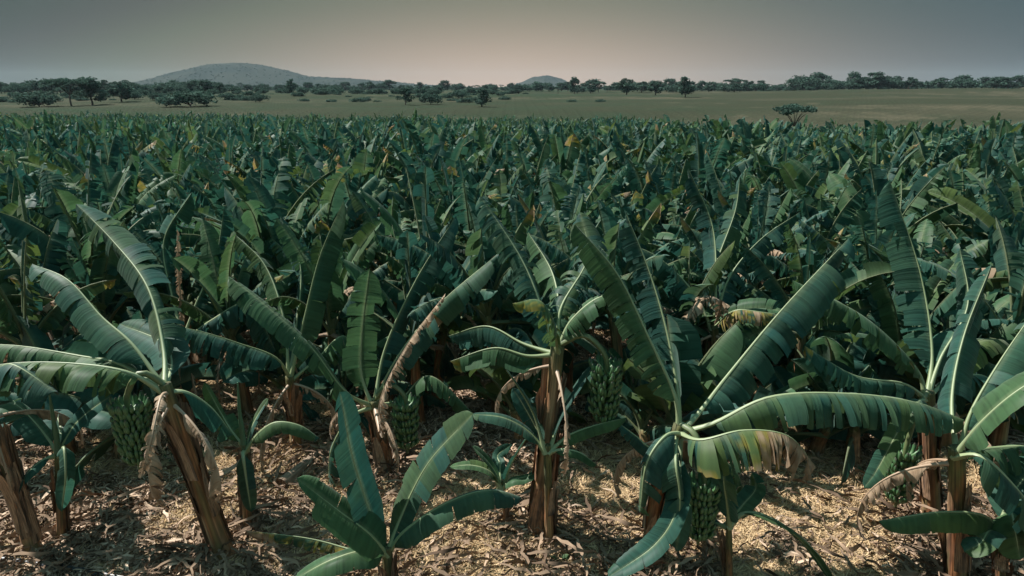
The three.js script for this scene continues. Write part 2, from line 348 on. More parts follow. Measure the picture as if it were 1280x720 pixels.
const smallHill = hillShape([[605, 118], [632, 111], [650, 103.5], [666, 97], [684, 94.5], [700, 98], [718, 107], [745, 117]], 2900, 330, 11);
structure('hill', bigHill.geo, M.hill);
structure('hill_001', smallHill.geo, M.hill);

// ---------------------------------------------------------------- hand-placed banana plants
const NAMED = 'banana plants along the edge of the plantation';
const placed = []; // ground points already used
function makePlant(spec) {
  const base = spec.at ? V(spec.at[0], 0, spec.at[1]) : groundAt(spec.base[0], spec.base[1]); base.y = height(base.x, base.z) - 0.03;
  const D = -base.z, g = thing(spec.name ?? 'banana_plant', spec.label, spec.category ?? 'banana plant', spec.group, base), R = rng(spec.seed);
  if (!spec.small) placed.push([base.x, base.z]);
  const loc = ([px, py, dz = 0]) => at(px, py, D + dz).sub(base);
  const crown = loc(spec.crown), stemPts = sampled([V(0, 0, 0), ...(spec.bend ? [loc(spec.bend)] : []), crown], 22), [r0, r1] = (spec.radius ?? [0.125, 0.07]).map((r) => r * 0.82);
  part('pseudostem', stemShape(stemPts, r0, r1, spec.seed, 22, spec.young), M.stem, g);
  for (let k = 0; k < (spec.sheaths ?? 8) + 2; k++) {
    const s0 = 0.02 + R() * 0.55, s1 = Math.min(0.98, s0 + 0.25 + R() * 0.3);
    part('dry_sheath', sheathShape(stemPts, r0, r1, s0, s1, R() * 6.28, 1.2 + R() * 1.2, spec.seed * 31 + k, 0.01 + 0.11 * R() * R()), M.stem, g);
  }
  (spec.leaves ?? []).forEach((l, k) => {
    const [path, width, o = {}] = l, pts = path.map(loc), from = o.free ? [] : [crown.clone().add(V(0, -0.10, 0)).add(V((R() - 0.5) * 0.05, 0, (R() - 0.5) * 0.05))];
    const dead = (o.dry ?? 0) > 0.8, tip = !spec.young && R() < 0.2 ? { dryTip: 0.3 + 0.4 * R(), dryFrom: 0.86 } : {};
    const s = leafShape([...from, ...pts], { seed: spec.seed * 101 + k * 7, width: width * (spec.small ? 1.08 : 0.96) * (o.widen ?? 1), seg: 0.045, across: 5, ribSegs: 30, flap: 1.1, pinch: 0.2, limp: 0.22, strip: 0.13, ribRadius: 0.018, ...tip, ...o });
    const blade = part(dead ? 'dead_leaf' : 'leaf', s.blade.geo(), dead ? M.dry : M.leaf, g);
    part('midrib', s.rib.geo(), M.rib, blade);
  });
  if (spec.spear) {
    const pts = sampled([crown.clone().add(V(0, -0.1, 0)), ...spec.spear.map(loc)], 14), b = new Build();
    tube(b, pts, (s) => mix(0.04, 0.008, s) * (1 + 0.1 * Math.sin(s * 20)), mix3(GREENS[2], LIME, 0.4), 8);
    part('furled_leaf', b.geo(), M.rib, g);
  }
  for (let k = 0; k < (spec.skirt ?? 0); k++) {
    const az = R() * 6.28, pts = arc(crown.clone().multiplyScalar(0.9), az, 0.2 - R() * 0.6, 0.9 + R() * 0.6, 1.6 + R() * 0.5);
    const s = leafShape(pts, { seed: spec.seed * 57 + k, width: 0.13 + R() * 0.08, dry: 1, fold: -0.7, drape: 1.4, strip: 0.14, flap: 1.2, pinch: 0.4, seg: 0.06, across: 4, ribRadius: 0.014 });
    const blade = part('dead_leaf', s.blade.geo(), M.dry, g); part('midrib', s.rib.geo(), M.rib, blade);
  }
  if (spec.bunch) { const h = loc(spec.bunch.at); addBunch(g, crown.clone(), h, spec.bunch.tall, spec.seed, true, spec.bunch.hands ?? 8, spec.bunch.per ?? 11); }
  return g;
}
const HANG = { widen: 1.2, fold: -0.25, drape: 1.0, strip: 0.10, flap: 1.1, pinch: 0.34, limp: 0.25 };      // blade halves hang down in ribbons
const WHOLE = { jag: 0.1, limp: 0.05, miss: 0.04, fold: 0.35, drape: 0.35, strip: 0.9, flap: 0.25, pinch: 0.03 };      // young, nearly untorn
const SHRED = { fold: 0.1, drape: 1.0, strip: 0.09, flap: 1.1, pinch: 0.3 };

// the plants seen against bare ground, from one side of the picture to the other
makePlant({ base: [42, 690], crown: [-22, 505, 0.1], bend: [12, 590], seed: 1, label: 'leaning banana plant with bare orange-brown stem beside the black pipe', group: NAMED, skirt: 3, radius: [0.105, 0.07],
  leaves: [[[[-60, 440, 0.2], [-160, 430, 0.3]], 0.28, HANG], [[[10, 455, -0.3], [70, 490, -0.5]], 0.25, HANG], [[[-50, 420, 0.8], [-40, 330, 1.6]], 0.28], [[[-70, 560, -0.6], [-120, 660, -0.9]], 0.26, HANG]] });
makePlant({ base: [77, 672], crown: [72, 560], seed: 2, name: 'young_banana_plant', label: 'young banana plant with a drooping split leaf beside the black pipe', group: NAMED, young: true, radius: [0.065, 0.04], sheaths: 3, small: true, spear: [[66, 520], [61, 488]],
  leaves: [[[[45, 530, 0.1], [18, 505, 0.2], [2, 508, 0.3]], 0.2, WHOLE], [[[95, 530, 0.1], [120, 508, 0.2], [140, 495, 0.2]], 0.13, { ...WHOLE, roll: -0.6 }], [[[55, 575, -0.1], [35, 592, -0.2], [20, 622, -0.2]], 0.13, { ...WHOLE, drape: 1 }], [[[80, 560, -0.2], [82, 590, -0.35], [77, 640, -0.4]], 0.11, { ...WHOLE, fold: -0.5 }], [[[76, 540, 0.3], [70, 520, 0.6], [52, 515, 0.9]], 0.16, WHOLE]] });
makePlant({ base: [283, 697], crown: [205, 480, 0.05], bend: [243, 590], seed: 3, label: 'banana plant with curved orange-brown stem and a bunch hanging beside it', group: NAMED, radius: [0.125, 0.08], skirt: 2, sheaths: 8,
  bunch: { at: [160, 500, -0.1], tall: 0.68, hands: 9 },
  leaves: [
    [[[163, 467, -0.1], [95, 455, -0.1], [0, 456, -0.1], [-60, 475, -0.1]], 0.34, { ...HANG, roll: -0.25 }],
    [[[150, 455, 0.3], [105, 446, 0.5], [0, 431, 0.7], [-70, 440, 0.8]], 0.30, { ...HANG, strip: 0.2 }],
    [[[165, 430, 0.3], [128, 397, 0.5], [85, 350, 0.8], [40, 330, 1.1]], 0.30, { fold: -0.5, drape: 0.8, strip: 0.3, flap: 0.5, lime: 0.2, roll: -0.4 }],
    [[[205, 440, 0.5], [185, 360, 1.1], [140, 300, 1.7], [95, 255, 2.1]], 0.33, { fold: -0.45, drape: 0.5, strip: 0.2, flap: 0.6, roll: 0.7 }],
    [[[230, 490, 0.1], [262, 508, 0.2], [292, 545, 0.2]], 0.2, { ...HANG, strip: 0.3 }],
    [[[215, 455, 0.6], [205, 430, 1.0], [150, 405, 1.6]], 0.24, { ...WHOLE, roll: 0.5 }],
    [[[200, 500, -0.4], [190, 545, -0.7], [175, 600, -0.8]], 0.10, { dry: 1, ...SHRED }],
  ] });
makePlant({ base: [310, 662], crown: [305, 555], seed: 4, name: 'young_banana_plant', label: 'young banana plant with dark leaf hanging round its stem beside the curved stem', group: NAMED, young: true, radius: [0.07, 0.045], sheaths: 3, small: true, spear: [[300, 520], [297, 478]],
  leaves: [[[[325, 540, 0], [345, 528, 0], [375, 532, 0], [399, 548, 0]], 0.14, { ...WHOLE, fold: -0.4, drape: 1 }], [[[290, 540, 0.1], [275, 515, 0.2], [255, 478, 0.2]], 0.15, { ...WHOLE, strip: 0.3 }], [[[315, 535, 0.1], [325, 515, 0.2], [336, 498, 0.2]], 0.09, WHOLE], [[[304, 570, -0.15], [308, 600, -0.2], [314, 640, -0.2]], 0.13, { ...WHOLE, fold: -0.6 }], [[[297, 580, -0.1], [283, 590, -0.2], [262, 595, -0.2]], 0.07, { dry: 1, ...WHOLE }]] });
makePlant({ base: [488, 742], crown: [483, 683], seed: 5, name: 'young_banana_plant', label: 'young banana plant with broad whole leaves and one yellow dying leaf', group: NAMED, young: true, radius: [0.09, 0.06], sheaths: 4,
  leaves: [
    [[[462, 640, 0.1], [440, 570, 0.15], [424, 490, 0.1]], 0.29, { ...WHOLE, fold: 0.2, strip: 0.5, petiole: 0.06 }],
    [[[462, 668, -0.1], [425, 640, -0.15], [370, 598, -0.2]], 0.27, { ...WHOLE, drape: 0.7, strip: 0.5, petiole: 0.06, roll: 0.45 }],
    [[[500, 650, 0.1], [535, 580, 0.15], [592, 517, 0.1]], 0.25, { ...WHOLE, fold: 0.1, roll: -0.5, strip: 0.5, petiole: 0.08 }],
    [[[505, 665, 0], [560, 628, 0], [610, 613, 0], [652, 622, 0.1]], 0.24, { ...WHOLE, fold: -0.1, drape: 1.0, petiole: 0.08, lime: 0.35, strip: 0.6, edge: 0.3 }],
    [[[450, 690, -0.2], [415, 700, -0.3], [365, 726, -0.3]], 0.22, { ...WHOLE, drape: 0.8, petiole: 0.08 }],
    [[[450, 690, 0.1], [390, 674, 0.2], [305, 663, 0.2]], 0.13, { ...HANG, dryTip: 0.9, dryBase: 0.5, pinch: 0.5, strip: 0.16, fold: -0.7, ribRadius: 0.012 }],
  ] });
makePlant({ base: [482, 592], crown: [468, 500], seed: 6, label: 'banana plant with one leaf withered brown along its midrib', group: NAMED, radius: [0.12, 0.08], skirt: 2, bunch: { at: [506, 500, -0.1], tall: 0.65, hands: 6 },
  leaves: [
    [[[452, 470, 0.1], [452, 420, 0.2], [462, 335, 0.3]], 0.26, { fold: 0.35, drape: 0.4, strip: 0.15, flap: 0.5, roll: -0.4 }],
    [[[495, 450, 0.0], [545, 385, 0.1], [625, 315, 0.2]], 0.34, { fold: -0.2, drape: 0.9, strip: 0.18, flap: 0.5, dryBase: 1.0, drySide: -1, lime: 0.4 }],
    [[[434, 492, -0.2], [385, 430, -0.3], [335, 385, -0.3], [285, 345, -0.2]], 0.36, { fold: 0.1, drape: 0.8, strip: 0.2, flap: 0.5, lime: 0.25 }],
    [[[480, 440, 0.4], [520, 350, 0.8], [570, 270, 1.1]], 0.3, { strip: 0.4 }],
    [[[500, 500, 0.3], [535, 470, 0.3], [595, 520, 0.2]], 0.24, { ...HANG, roll: 0.3 }],
    [[[476, 540, -0.5], [476, 500, -0.6], [510, 430, -0.45], [558, 366, -0.3]], 0.15, { dry: 1, ...SHRED, fold: -0.5, strip: 0.06, pinch: 0.45, ribRadius: 0.02 }],
    [[[440, 520, -0.2], [415, 560, -0.3], [410, 620, -0.3]], 0.2, HANG],
  ] });
makePlant({ base: [673, 664], crown: [697, 432, 0.1], bend: [684, 560], seed: 7, label: 'banana plant with thick orange stem and bunch on an arched stalk', group: NAMED, radius: [0.15, 0.085], skirt: 2, sheaths: 9, bunch: { at: [757, 452, -0.05], tall: 0.68, hands: 8 },
  leaves: [
    [[[680, 395, 0.2], [655, 330, 0.5], [600, 245, 0.9]], 0.3, { ...SHRED, lime: 0.4 }],
    [[[700, 390, 0.3], [735, 320, 0.8], [725, 265, 1.2]], 0.3, SHRED],
    [[[655, 430, 0.3], [610, 408, 0.6], [560, 420, 0.9]], 0.26, { ...HANG, fold: -1.0, strip: 0.3, roll: 0.3 }],
    [[[660, 445, 0.1], [620, 435, 0.2], [562, 452, 0.3]], 0.2, { ...HANG, fold: -1.0, strip: 0.3 }],
    [[[715, 400, 0.1], [760, 370, 0.1], [800, 420, 0.1]], 0.26, SHRED],
    [[[690, 400, -0.3], [672, 375, -0.5], [640, 380, -0.6]], 0.16, { dryTip: 0.3, lime: 0.9, ...HANG }],
    [[[700, 400, 0.6], [690, 340, 1.4], [660, 290, 2.0]], 0.3, { strip: 0.2 }],
  ] });
makePlant({ base: [687, 678], crown: [684, 556, -0.05], seed: 8, name: 'young_banana_plant', label: 'young banana plant with smooth spreading leaves against the thick orange stem', group: NAMED, young: true, radius: [0.075, 0.045], sheaths: 3, small: true,
  leaves: [[[[668, 520, 0], [648, 485, 0.0], [632, 462, 0]], 0.13, { ...WHOLE, roll: -0.3 }], [[[660, 540, 0], [630, 523, 0], [590, 518, 0]], 0.14, { ...WHOLE, drape: 0.8 }], [[[702, 520, 0.1], [722, 488, 0.15], [745, 455, 0.15]], 0.15, { ...WHOLE, roll: 0.4 }], [[[710, 545, 0], [740, 533, 0], [785, 522, 0]], 0.12, { ...WHOLE, fold: -0.2, drape: 0.9 }], [[[705, 562, -0.1], [725, 566, -0.1], [746, 582, -0.1]], 0.09, { ...WHOLE, fold: -0.3, drape: 0.9 }], [[[672, 540, 0.2], [650, 500, 0.35], [640, 485, 0.4]], 0.11, WHOLE]] });
makePlant({ base: [633, 658], crown: [627, 602], seed: 9, name: 'banana_sucker', label: 'small banana sucker with five short leaves on the straw', category: 'banana sucker', young: true, radius: [0.035, 0.025], sheaths: 1, small: true,
  leaves: [[[[612, 590, 0], [590, 582, 0], [562, 584, 0]], 0.1, WHOLE], [[[615, 585, 0], [603, 570, 0], [590, 558, 0]], 0.11, WHOLE], [[[637, 585, 0], [647, 566, 0], [660, 545, 0]], 0.09, { ...WHOLE, roll: 0.4 }], [[[640, 600, -0.1], [655, 597, -0.1], [678, 588, -0.1]], 0.10, { ...WHOLE, drape: 0.7 }], [[[625, 580, 0.2], [622, 570, 0.3], [640, 555, 0.3]], 0.07, WHOLE]] });
makePlant({ base: [812, 705], crown: [850, 530, 0.05], bend: [820, 620], seed: 10, label: 'banana plant with long arching comb-torn leaf and half-withered yellow leaf', group: NAMED, radius: [0.115, 0.08], skirt: 2, bunch: { at: [880, 598, -0.25], tall: 0.66, hands: 8 },
  leaves: [
    [[[862, 530, 0.1], [905, 475, 0.3], [975, 390, 0.6], [1062, 297, 0.8]], 0.42, { fold: -0.7, drape: 0.8, strip: 0.22, flap: 0.5, limp: 0.1, roll: 0.25, lime: 0.2 }],
    [[[890, 530, -0.1], [960, 497, -0.2], [1060, 492, -0.25], [1145, 503, -0.3], [1205, 525, -0.3]], 0.34, { ...HANG, strip: 0.16, pinch: 0.22 }],
    [[[848, 500, 0.2], [835, 420, 0.5], [812, 340, 0.8], [782, 265, 1.0]], 0.27, { strip: 0.14, flap: 0.7 }],
    [[[845, 500, 0.1], [810, 420, 0.3], [770, 340, 0.5], [718, 280, 0.6]], 0.30, { fold: -0.5, drape: 0.7, strip: 0.12, flap: 0.9, roll: 0.4 }],
    [[[875, 550, -0.3], [930, 538, -0.4], [985, 545, -0.45], [1020, 585, -0.45]], 0.37, { ...HANG, fold: -0.4, dryTip: 1.4, dryFrom: 0.15, lime: 0.8, strip: 0.05, pinch: 0.3, miss: 0.02, limp: 0.1, edge: 0.6, seg: 0.03 }],
    [[[832, 545, -0.2], [810, 575, -0.35], [800, 640, -0.4]], 0.24, { ...HANG, strip: 0.3 }],
    [[[845, 580, -0.4], [850, 620, -0.5], [845, 690, -0.55]], 0.2, { ...HANG, strip: 0.4 }],
    [[[815, 560, 0.1], [795, 545, 0.2], [775, 530, 0.3]], 0.14, { strip: 0.15 }],
    [[[845, 640, -0.5], [820, 680, -0.6], [760, 722, -0.7]], 0.16, WHOLE],
    [[[880, 560, 0.2], [920, 590, 0.2], [935, 640, 0.2]], 0.16, HANG],
  ] });
makePlant({ base: [912, 728], crown: [911, 648], seed: 11, name: 'young_banana_plant', label: 'young banana plant with one broad leaf lying out beside the bunch', group: NAMED, young: true, radius: [0.05, 0.035], sheaths: 2, small: true,
  leaves: [[[[930, 642, 0], [975, 655, 0], [1010, 685, 0], [1040, 728, -0.1]], 0.19, { ...WHOLE, drape: 0.6, roll: 0.3 }], [[[908, 625, -0.1], [905, 605, -0.15], [905, 585, -0.1]], 0.16, { ...WHOLE, fold: 0.1 }], [[[890, 655, 0.1], [870, 665, 0.1], [850, 668, 0.1]], 0.09, WHOLE], [[[930, 630, 0.2], [945, 610, 0.3], [940, 590, 0.4]], 0.12, WHOLE]] });
makePlant({ base: [1165, 648], crown: [1160, 490, 0.05], seed: 12, label: 'banana plant with dark bunch low behind the comb-torn leaf', group: NAMED, radius: [0.125, 0.08], skirt: 2, bunch: { at: [1133, 560, -0.15], tall: 0.66, hands: 7 },
  leaves: [
    [[[1150, 470, 0.1], [1085, 400, 0.2], [990, 350, 0.3]], 0.33, { fold: 0.1, drape: 0.9, strip: 0.17 }],
    [[[1130, 480, -0.1], [1070, 470, -0.2], [1005, 432, -0.2]], 0.24, { ...HANG, flap: 0.7 }],
    [[[1165, 440, 0.4], [1150, 340, 0.9], [1112, 225, 1.3]], 0.36, { fold: -0.6, drape: 0.4, strip: 0.2, flap: 0.8, roll: -0.5 }],
    [[[1175, 450, 0.3], [1210, 380, 0.7], [1200, 310, 1.1]], 0.32, { strip: 0.3 }],
    [[[1140, 510, -0.3], [1095, 590, -0.4], [1080, 610, -0.4]], 0.13, WHOLE],
    [[[1180, 480, 0.2], [1230, 470, 0.4], [1270, 520, 0.5]], 0.28, HANG],
  ] });
makePlant({ base: [1197, 735], crown: [1196, 560, -0.05], seed: 13, label: 'banana plant with pale green crown and stem hidden by a dark drooping leaf', group: NAMED, radius: [0.12, 0.085], sheaths: 7, skirt: 2,
  leaves: [
    [[[1212, 520, 0.1], [1248, 455, 0.3], [1310, 365, 0.5]], 0.32, { fold: -0.5, drape: 0.5, strip: 0.3, roll: 0.5 }],
    [[[1225, 530, -0.2], [1270, 490, -0.3], [1340, 450, -0.3]], 0.3, { fold: 0.2, strip: 0.5, lime: 0.2 }],
    [[[1225, 570, -0.3], [1270, 610, -0.4], [1320, 680, -0.4]], 0.28, { ...HANG, strip: 0.3 }],
    [[[1240, 560, 0.2], [1290, 560, 0.2], [1350, 600, 0.2]], 0.28, HANG],
    [[[1190, 500, 0.4], [1205, 420, 0.9], [1240, 330, 1.2]], 0.28, { strip: 0.3 }],
  ] });
makePlant({ base: [1252, 742], crown: [1250, 655], seed: 14, name: 'young_banana_plant', label: 'young banana plant with a long level leaf crossing the brown stem', group: NAMED, young: true, radius: [0.06, 0.045], sheaths: 2, small: true,
  leaves: [[[[1230, 645, -0.1], [1180, 640, -0.1], [1097, 652, -0.1]], 0.2, { ...WHOLE, fold: -0.4, drape: 0.9 }], [[[1262, 640, 0], [1268, 660, -0.2], [1275, 700, -0.3]], 0.2, { ...WHOLE, fold: -0.2 }], [[[1265, 620, 0.1], [1290, 590, 0.2], [1330, 580, 0.2]], 0.2, WHOLE], [[[1235, 665, -0.2], [1225, 680, -0.3], [1205, 690, -0.3]], 0.14, WHOLE]] });
// the row behind them
makePlant({ base: [232, 520], crown: [228, 420], seed: 15, label: 'banana plant with a dead brown leaf standing straight up', group: NAMED, skirt: 3,
  leaves: [[[[226, 380, -0.1], [223, 330, -0.1], [222, 285, -0.1]], 0.09, { dry: 1, ...SHRED, ribRadius: 0.02 }], [[[200, 380, 0.2], [160, 330, 0.4], [110, 330, 0.5]], 0.3], [[[245, 380, 0.2], [270, 320, 0.5], [280, 260, 0.6]], 0.3], [[[265, 400, -0.2], [310, 380, -0.3], [345, 440, -0.3]], 0.3, HANG], [[[215, 370, 0.4], [205, 300, 0.8], [240, 240, 1]], 0.3], [[[185, 420, -0.3], [120, 410, -0.4], [70, 440, -0.4]], 0.3, HANG]] });
makePlant({ base: [372, 560], crown: [362, 470], seed: 16, label: 'banana plant whose ribboned leaf reaches over the curved orange-brown stem', group: NAMED, skirt: 2,
  leaves: [[[[345, 448, -0.1], [300, 430, -0.2], [240, 412, -0.3], [171, 403, -0.3]], 0.3, { ...HANG, strip: 0.1 }], [[[355, 400, 0.3], [330, 330, 0.8], [290, 290, 1.1]], 0.3], [[[380, 400, 0.2], [400, 320, 0.4], [430, 250, 0.4]], 0.3, { strip: 0.5 }], [[[370, 410, 0.6], [375, 330, 1.2], [350, 270, 1.5]], 0.3], [[[395, 450, 0.1], [430, 420, 0.2], [455, 480, 0.2]], 0.26, HANG]] });
makePlant({ base: [905, 528], crown: [892, 405], seed: 17, label: 'banana plant with a shredded bleached leaf hanging from its crown', group: NAMED, skirt: 4,
  leaves: [[[[900, 378, -0.3], [880, 372, -0.5], [858, 400, -0.6], [852, 450, -0.6]], 0.2, { dry: 1, ...SHRED, strip: 0.06 }], [[[920, 388, -0.4], [950, 390, -0.5], [985, 395, -0.5]], 0.22, { ...HANG, strip: 0.07, dry: 0.45 }], [[[895, 350, 0.3], [890, 280, 0.8], [860, 210, 1.0]], 0.3], [[[910, 350, 0.4], [950, 300, 0.7], [1000, 265, 0.8]], 0.3], [[[870, 370, 0.2], [820, 320, 0.4], [770, 300, 0.5]], 0.3], [[[890, 350, 0.7], [920, 260, 1.3], [925, 220, 1.5]], 0.3]] });

// ---------------------------------------------------------------- the plantation
function fieldPlant(seed, o) {
  const R = rng(seed), tall = o.tall ?? (1.35 + R() * 0.5), lean = V((R() - 0.5) * 0.35, tall, (R() - 0.5) * 0.35), stem = sampled([V(0, -0.05, 0), V(lean.x * 0.35, tall * 0.5, lean.z * 0.35), lean], o.far ? 3 : 9), [r0, r1] = [0.115, 0.07];
  const pieces = [['pseudostem', stemShape(stem, r0, r1, seed, o.far ? 5 : 12, false), M.stem]];
  const n = o.leaves ?? 11 + Math.floor(R() * 3), turn = R() * 6.28;
  for (let k = 0; k < n; k++) {
    const f = k / (n - 1), az = turn + k * 2.4 + (R() - 0.5) * 0.5;                      // f = 0 oldest and lowest, 1 youngest and most upright
    const el = mix(0.2, 1.5, Math.pow(f, 0.55)) + (R() - 0.5) * 0.25, len = (o.long ?? 2.05) * (0.82 + 0.3 * R()) * (f > 0.92 ? 0.85 : 1), droop = mix(1.15, 0.1, f) + R() * 0.45;
    const bent = (o.deadMid && k === n - 4), dead = bent || (f < 0.25 && R() < (o.deadLow ?? 0.4)), tipDry = R() < (o.tips ?? 0.25) ? 0.3 + R() * 0.5 : 0, lime = R() < 0.28 ? 0.6 + 0.4 * R() : 0.14;
    const torn = o.young ? 0.9 : R(), pts = arc(lean.clone().add(V(0, -0.14 + 0.1 * f, 0)), az, dead && !bent ? el - 0.7 : el, len * (dead ? 0.75 : 1), droop + (bent ? 1.9 : dead ? 0.9 : 0), (R() - 0.5) * 0.7);
    const far = o.far, blade = new Build();
    leafShape(pts, { blade, rib: blade, seed: seed * 91 + k, width: (dead ? 0.15 : 0.22 + R() * 0.09), roll: (R() - 0.5) * 2.2, twist: (R() - 0.5) * 0.9, lime, dry: dead ? 1 : 0, dryTip: tipDry, dryFrom: 0.7, seg: far ? 0.16 : 0.1, across: far ? 2 : 3, strip: far ? 0.22 : torn < 0.45 ? 0.08 : torn < 0.8 ? 0.14 : 0.4, fold: [-0.85 - 0.5 * R(), -0.85 - 0.5 * R(), 0.7 + 0.5 * R(), (R() - 0.5) * 0.9][Math.floor(R() * 4)], drape: dead ? 1.4 : mix(1.0, 0.25, f), flap: torn < 0.45 ? 1.3 : 0.8, pinch: torn < 0.45 ? 0.35 : 0.18, ribSegs: far ? 5 : 10, ribSides: far ? 3 : 4, ribRadius: far ? 0.03 : 0.025, petiole: 0.15 });
    pieces.push([dead ? 'dead_leaf' : 'leaf', blade.geo(), dead ? M.dry : o.far ? M.farLeaf : M.leaf]);
  }
  return { pieces, top: lean };
}
const KINDS = [
  ['banana plant with torn green leaves standing in the dense plantation rows', 'leafy banana plants in the plantation rows', [201, 202, 203, 204, 205, 206, 207, 208, 209], { tips: 0.04, deadLow: 0 }],
  ['banana plant with withered brown leaves hanging in the dense plantation rows', 'banana plants with withered leaves in the plantation rows', [211, 212, 213, 214, 215, 216], { tips: 0.05, deadLow: 1, deadMid: true }],
  ['banana plant carrying a green bunch in the dense plantation rows', 'bunch-bearing banana plants in the plantation rows', [221, 222, 223], { tips: 0.06, deadLow: 0 }],
];
const protos = [];
KINDS.forEach(([label, group, seeds, o], kind) => seeds.forEach((seed) => {
  const { pieces, top } = fieldPlant(seed, o), g = new THREE.Group();
  for (const [name, geo, mat] of pieces) part(name, geo, mat, g);
  if (kind === 2) addBunch(g, top.clone(), top.clone().add(V(0.3, -0.1, 0.15)), 0.5, seed, false, 6, 9);
  g.userData = { label, category: 'banana plant', group }; protos.push(g);
}));
{
  const R = rng(77), spots = [], tanX = 640 / FOCAL;
  for (let row = 0, d = 9.9; d < 125; d += d < 16 ? 1.45 : 1.65, row++) for (let x = -115; x < 115; x += 1.55) {
    const px = x + (row % 2) * 0.7 + (R() - 0.5) * 1.0, pz = -(d + (R() - 0.5) * 1.0), sc = mix(mix(0.82, 0.88, smooth(11, 20, d)), 0.70, smooth(30, 70, d)) + R() * 0.30, turn = R() * 6.283, pick = R(), tint = R(), lie = R();
    if (Math.abs(px) > -pz * (tanX + 0.03) + 4.5 || inField(px, pz) < 0.5) continue;
    if (placed.some(([a, b]) => Math.hypot(a - px, b - pz) < 1.35) || R() < 0.04) continue;
    const inView = Math.abs(px) < -pz * tanX * 1.0 + 1.2;
    spots.push({ px, pz, sc, turn, pick, tint, lie, inView });
  }
  for (const [bx, by] of [[60, 545], [140, 508], [310, 518], [425, 508], [545, 508], [625, 522], [775, 512], [850, 508], [990, 522], [1065, 508], [1245, 565], [1105, 545]]) {
    const g = groundAt(bx, by); spots.push({ px: g.x, pz: g.z, sc: 0.82 + 0.2 * R(), turn: R() * 6.283, pick: R(), tint: R(), lie: R(), inView: true });
  }
  spots.sort((a, b) => Math.hypot(a.px, a.pz) - Math.hypot(b.px, b.pz));
  let made = 0; const rest = [];
  for (const s of spots) {
    if (!s.inView || made >= 280) { rest.push(s); continue; }
    const src = protos[s.pick < 0.52 ? Math.floor(s.tint * 9) : s.pick < 0.88 ? 9 + Math.floor(s.tint * 6) : 15 + Math.floor(s.tint * 3)];
    const c = src.clone(); c.userData = { ...src.userData }; c.name = numbered('banana_plant');
    c.position.set(s.px, height(s.px, s.pz), s.pz); c.rotation.set((s.lie - 0.5) * 0.12, s.turn, 0); c.scale.setScalar(s.sc); scene.add(c); made++;
  }
  // young shoots between the front rows
  const shoots = [401, 402, 403, 404].map((s) => { const g = new THREE.Group(); for (const [name, geo, mat] of fieldPlant(s, { tall: 0.45, long: 1.15, leaves: 7, tips: 0, deadLow: 0, young: true }).pieces) part(name, geo, mat, g); return g; });
  for (let k = 0; k < 130; k++) {
    const d = 8.2 + Math.pow(R(), 1.2) * 12, px = (R() - 0.5) * 2 * (d * 0.78), pz = -d, turn = R() * 6.28, sc = 0.8 + R() * 0.8;
    if (d < 11 && placed.some(([a, b]) => Math.hypot(a - px, b - pz) < 0.9)) continue;
    const c = shoots[k % 4].clone(); c.name = numbered('young_banana_plant'); c.position.set(px, height(px, pz), pz); c.rotation.y = turn; c.scale.setScalar(sc);
    c.userData = { label: 'short young banana plant sprouting low between the grown plantation rows', category: 'banana plant', group: 'young banana plants between the plantation rows' }; scene.add(c);
  }
  const mass = new THREE.Group(); mass.name = 'banana_plantation'; mass.userData = { kind: 'stuff', label: 'dense banana plants covering the far rows of the plantation', category: 'plantation' };
  const far = [301, 302, 303, 304, 305, 306, 307, 308, 309, 310, 311, 312].map((s) => mergeGeometries(fieldPlant(s, { far: true, leaves: 10, deadLow: 0.4, tips: 0.03, deadMid: s % 4 === 1 }).pieces.map((p) => p[1])));
  far.forEach((geo, v) => {
    const list = rest.filter((s, k) => k % far.length === v), im = new THREE.InstancedMesh(geo, M.farLeaf, list.length), m = new THREE.Matrix4(), q = new THREE.Quaternion();
    list.forEach((s, k) => {
      q.setFromEuler(new THREE.Euler((s.lie - 0.5) * 0.12, s.turn, 0, 'YXZ'));
      im.setMatrixAt(k, m.compose(V(s.px, height(s.px, s.pz), s.pz), q, V(s.sc, s.sc, s.sc)));
      const t = 0.82 + 0.4 * s.tint; im.setColorAt(k, new THREE.Color().setRGB(t * (1 + 0.25 * (s.lie - 0.5)), t, t * (1 - 0.2 * (s.lie - 0.5))));
    });
    im.name = `banana_foliage${v ? '_' + String(v).padStart(3, '0') : ''}`; shade(im); mass.add(im);
  });
  scene.add(mass);
}

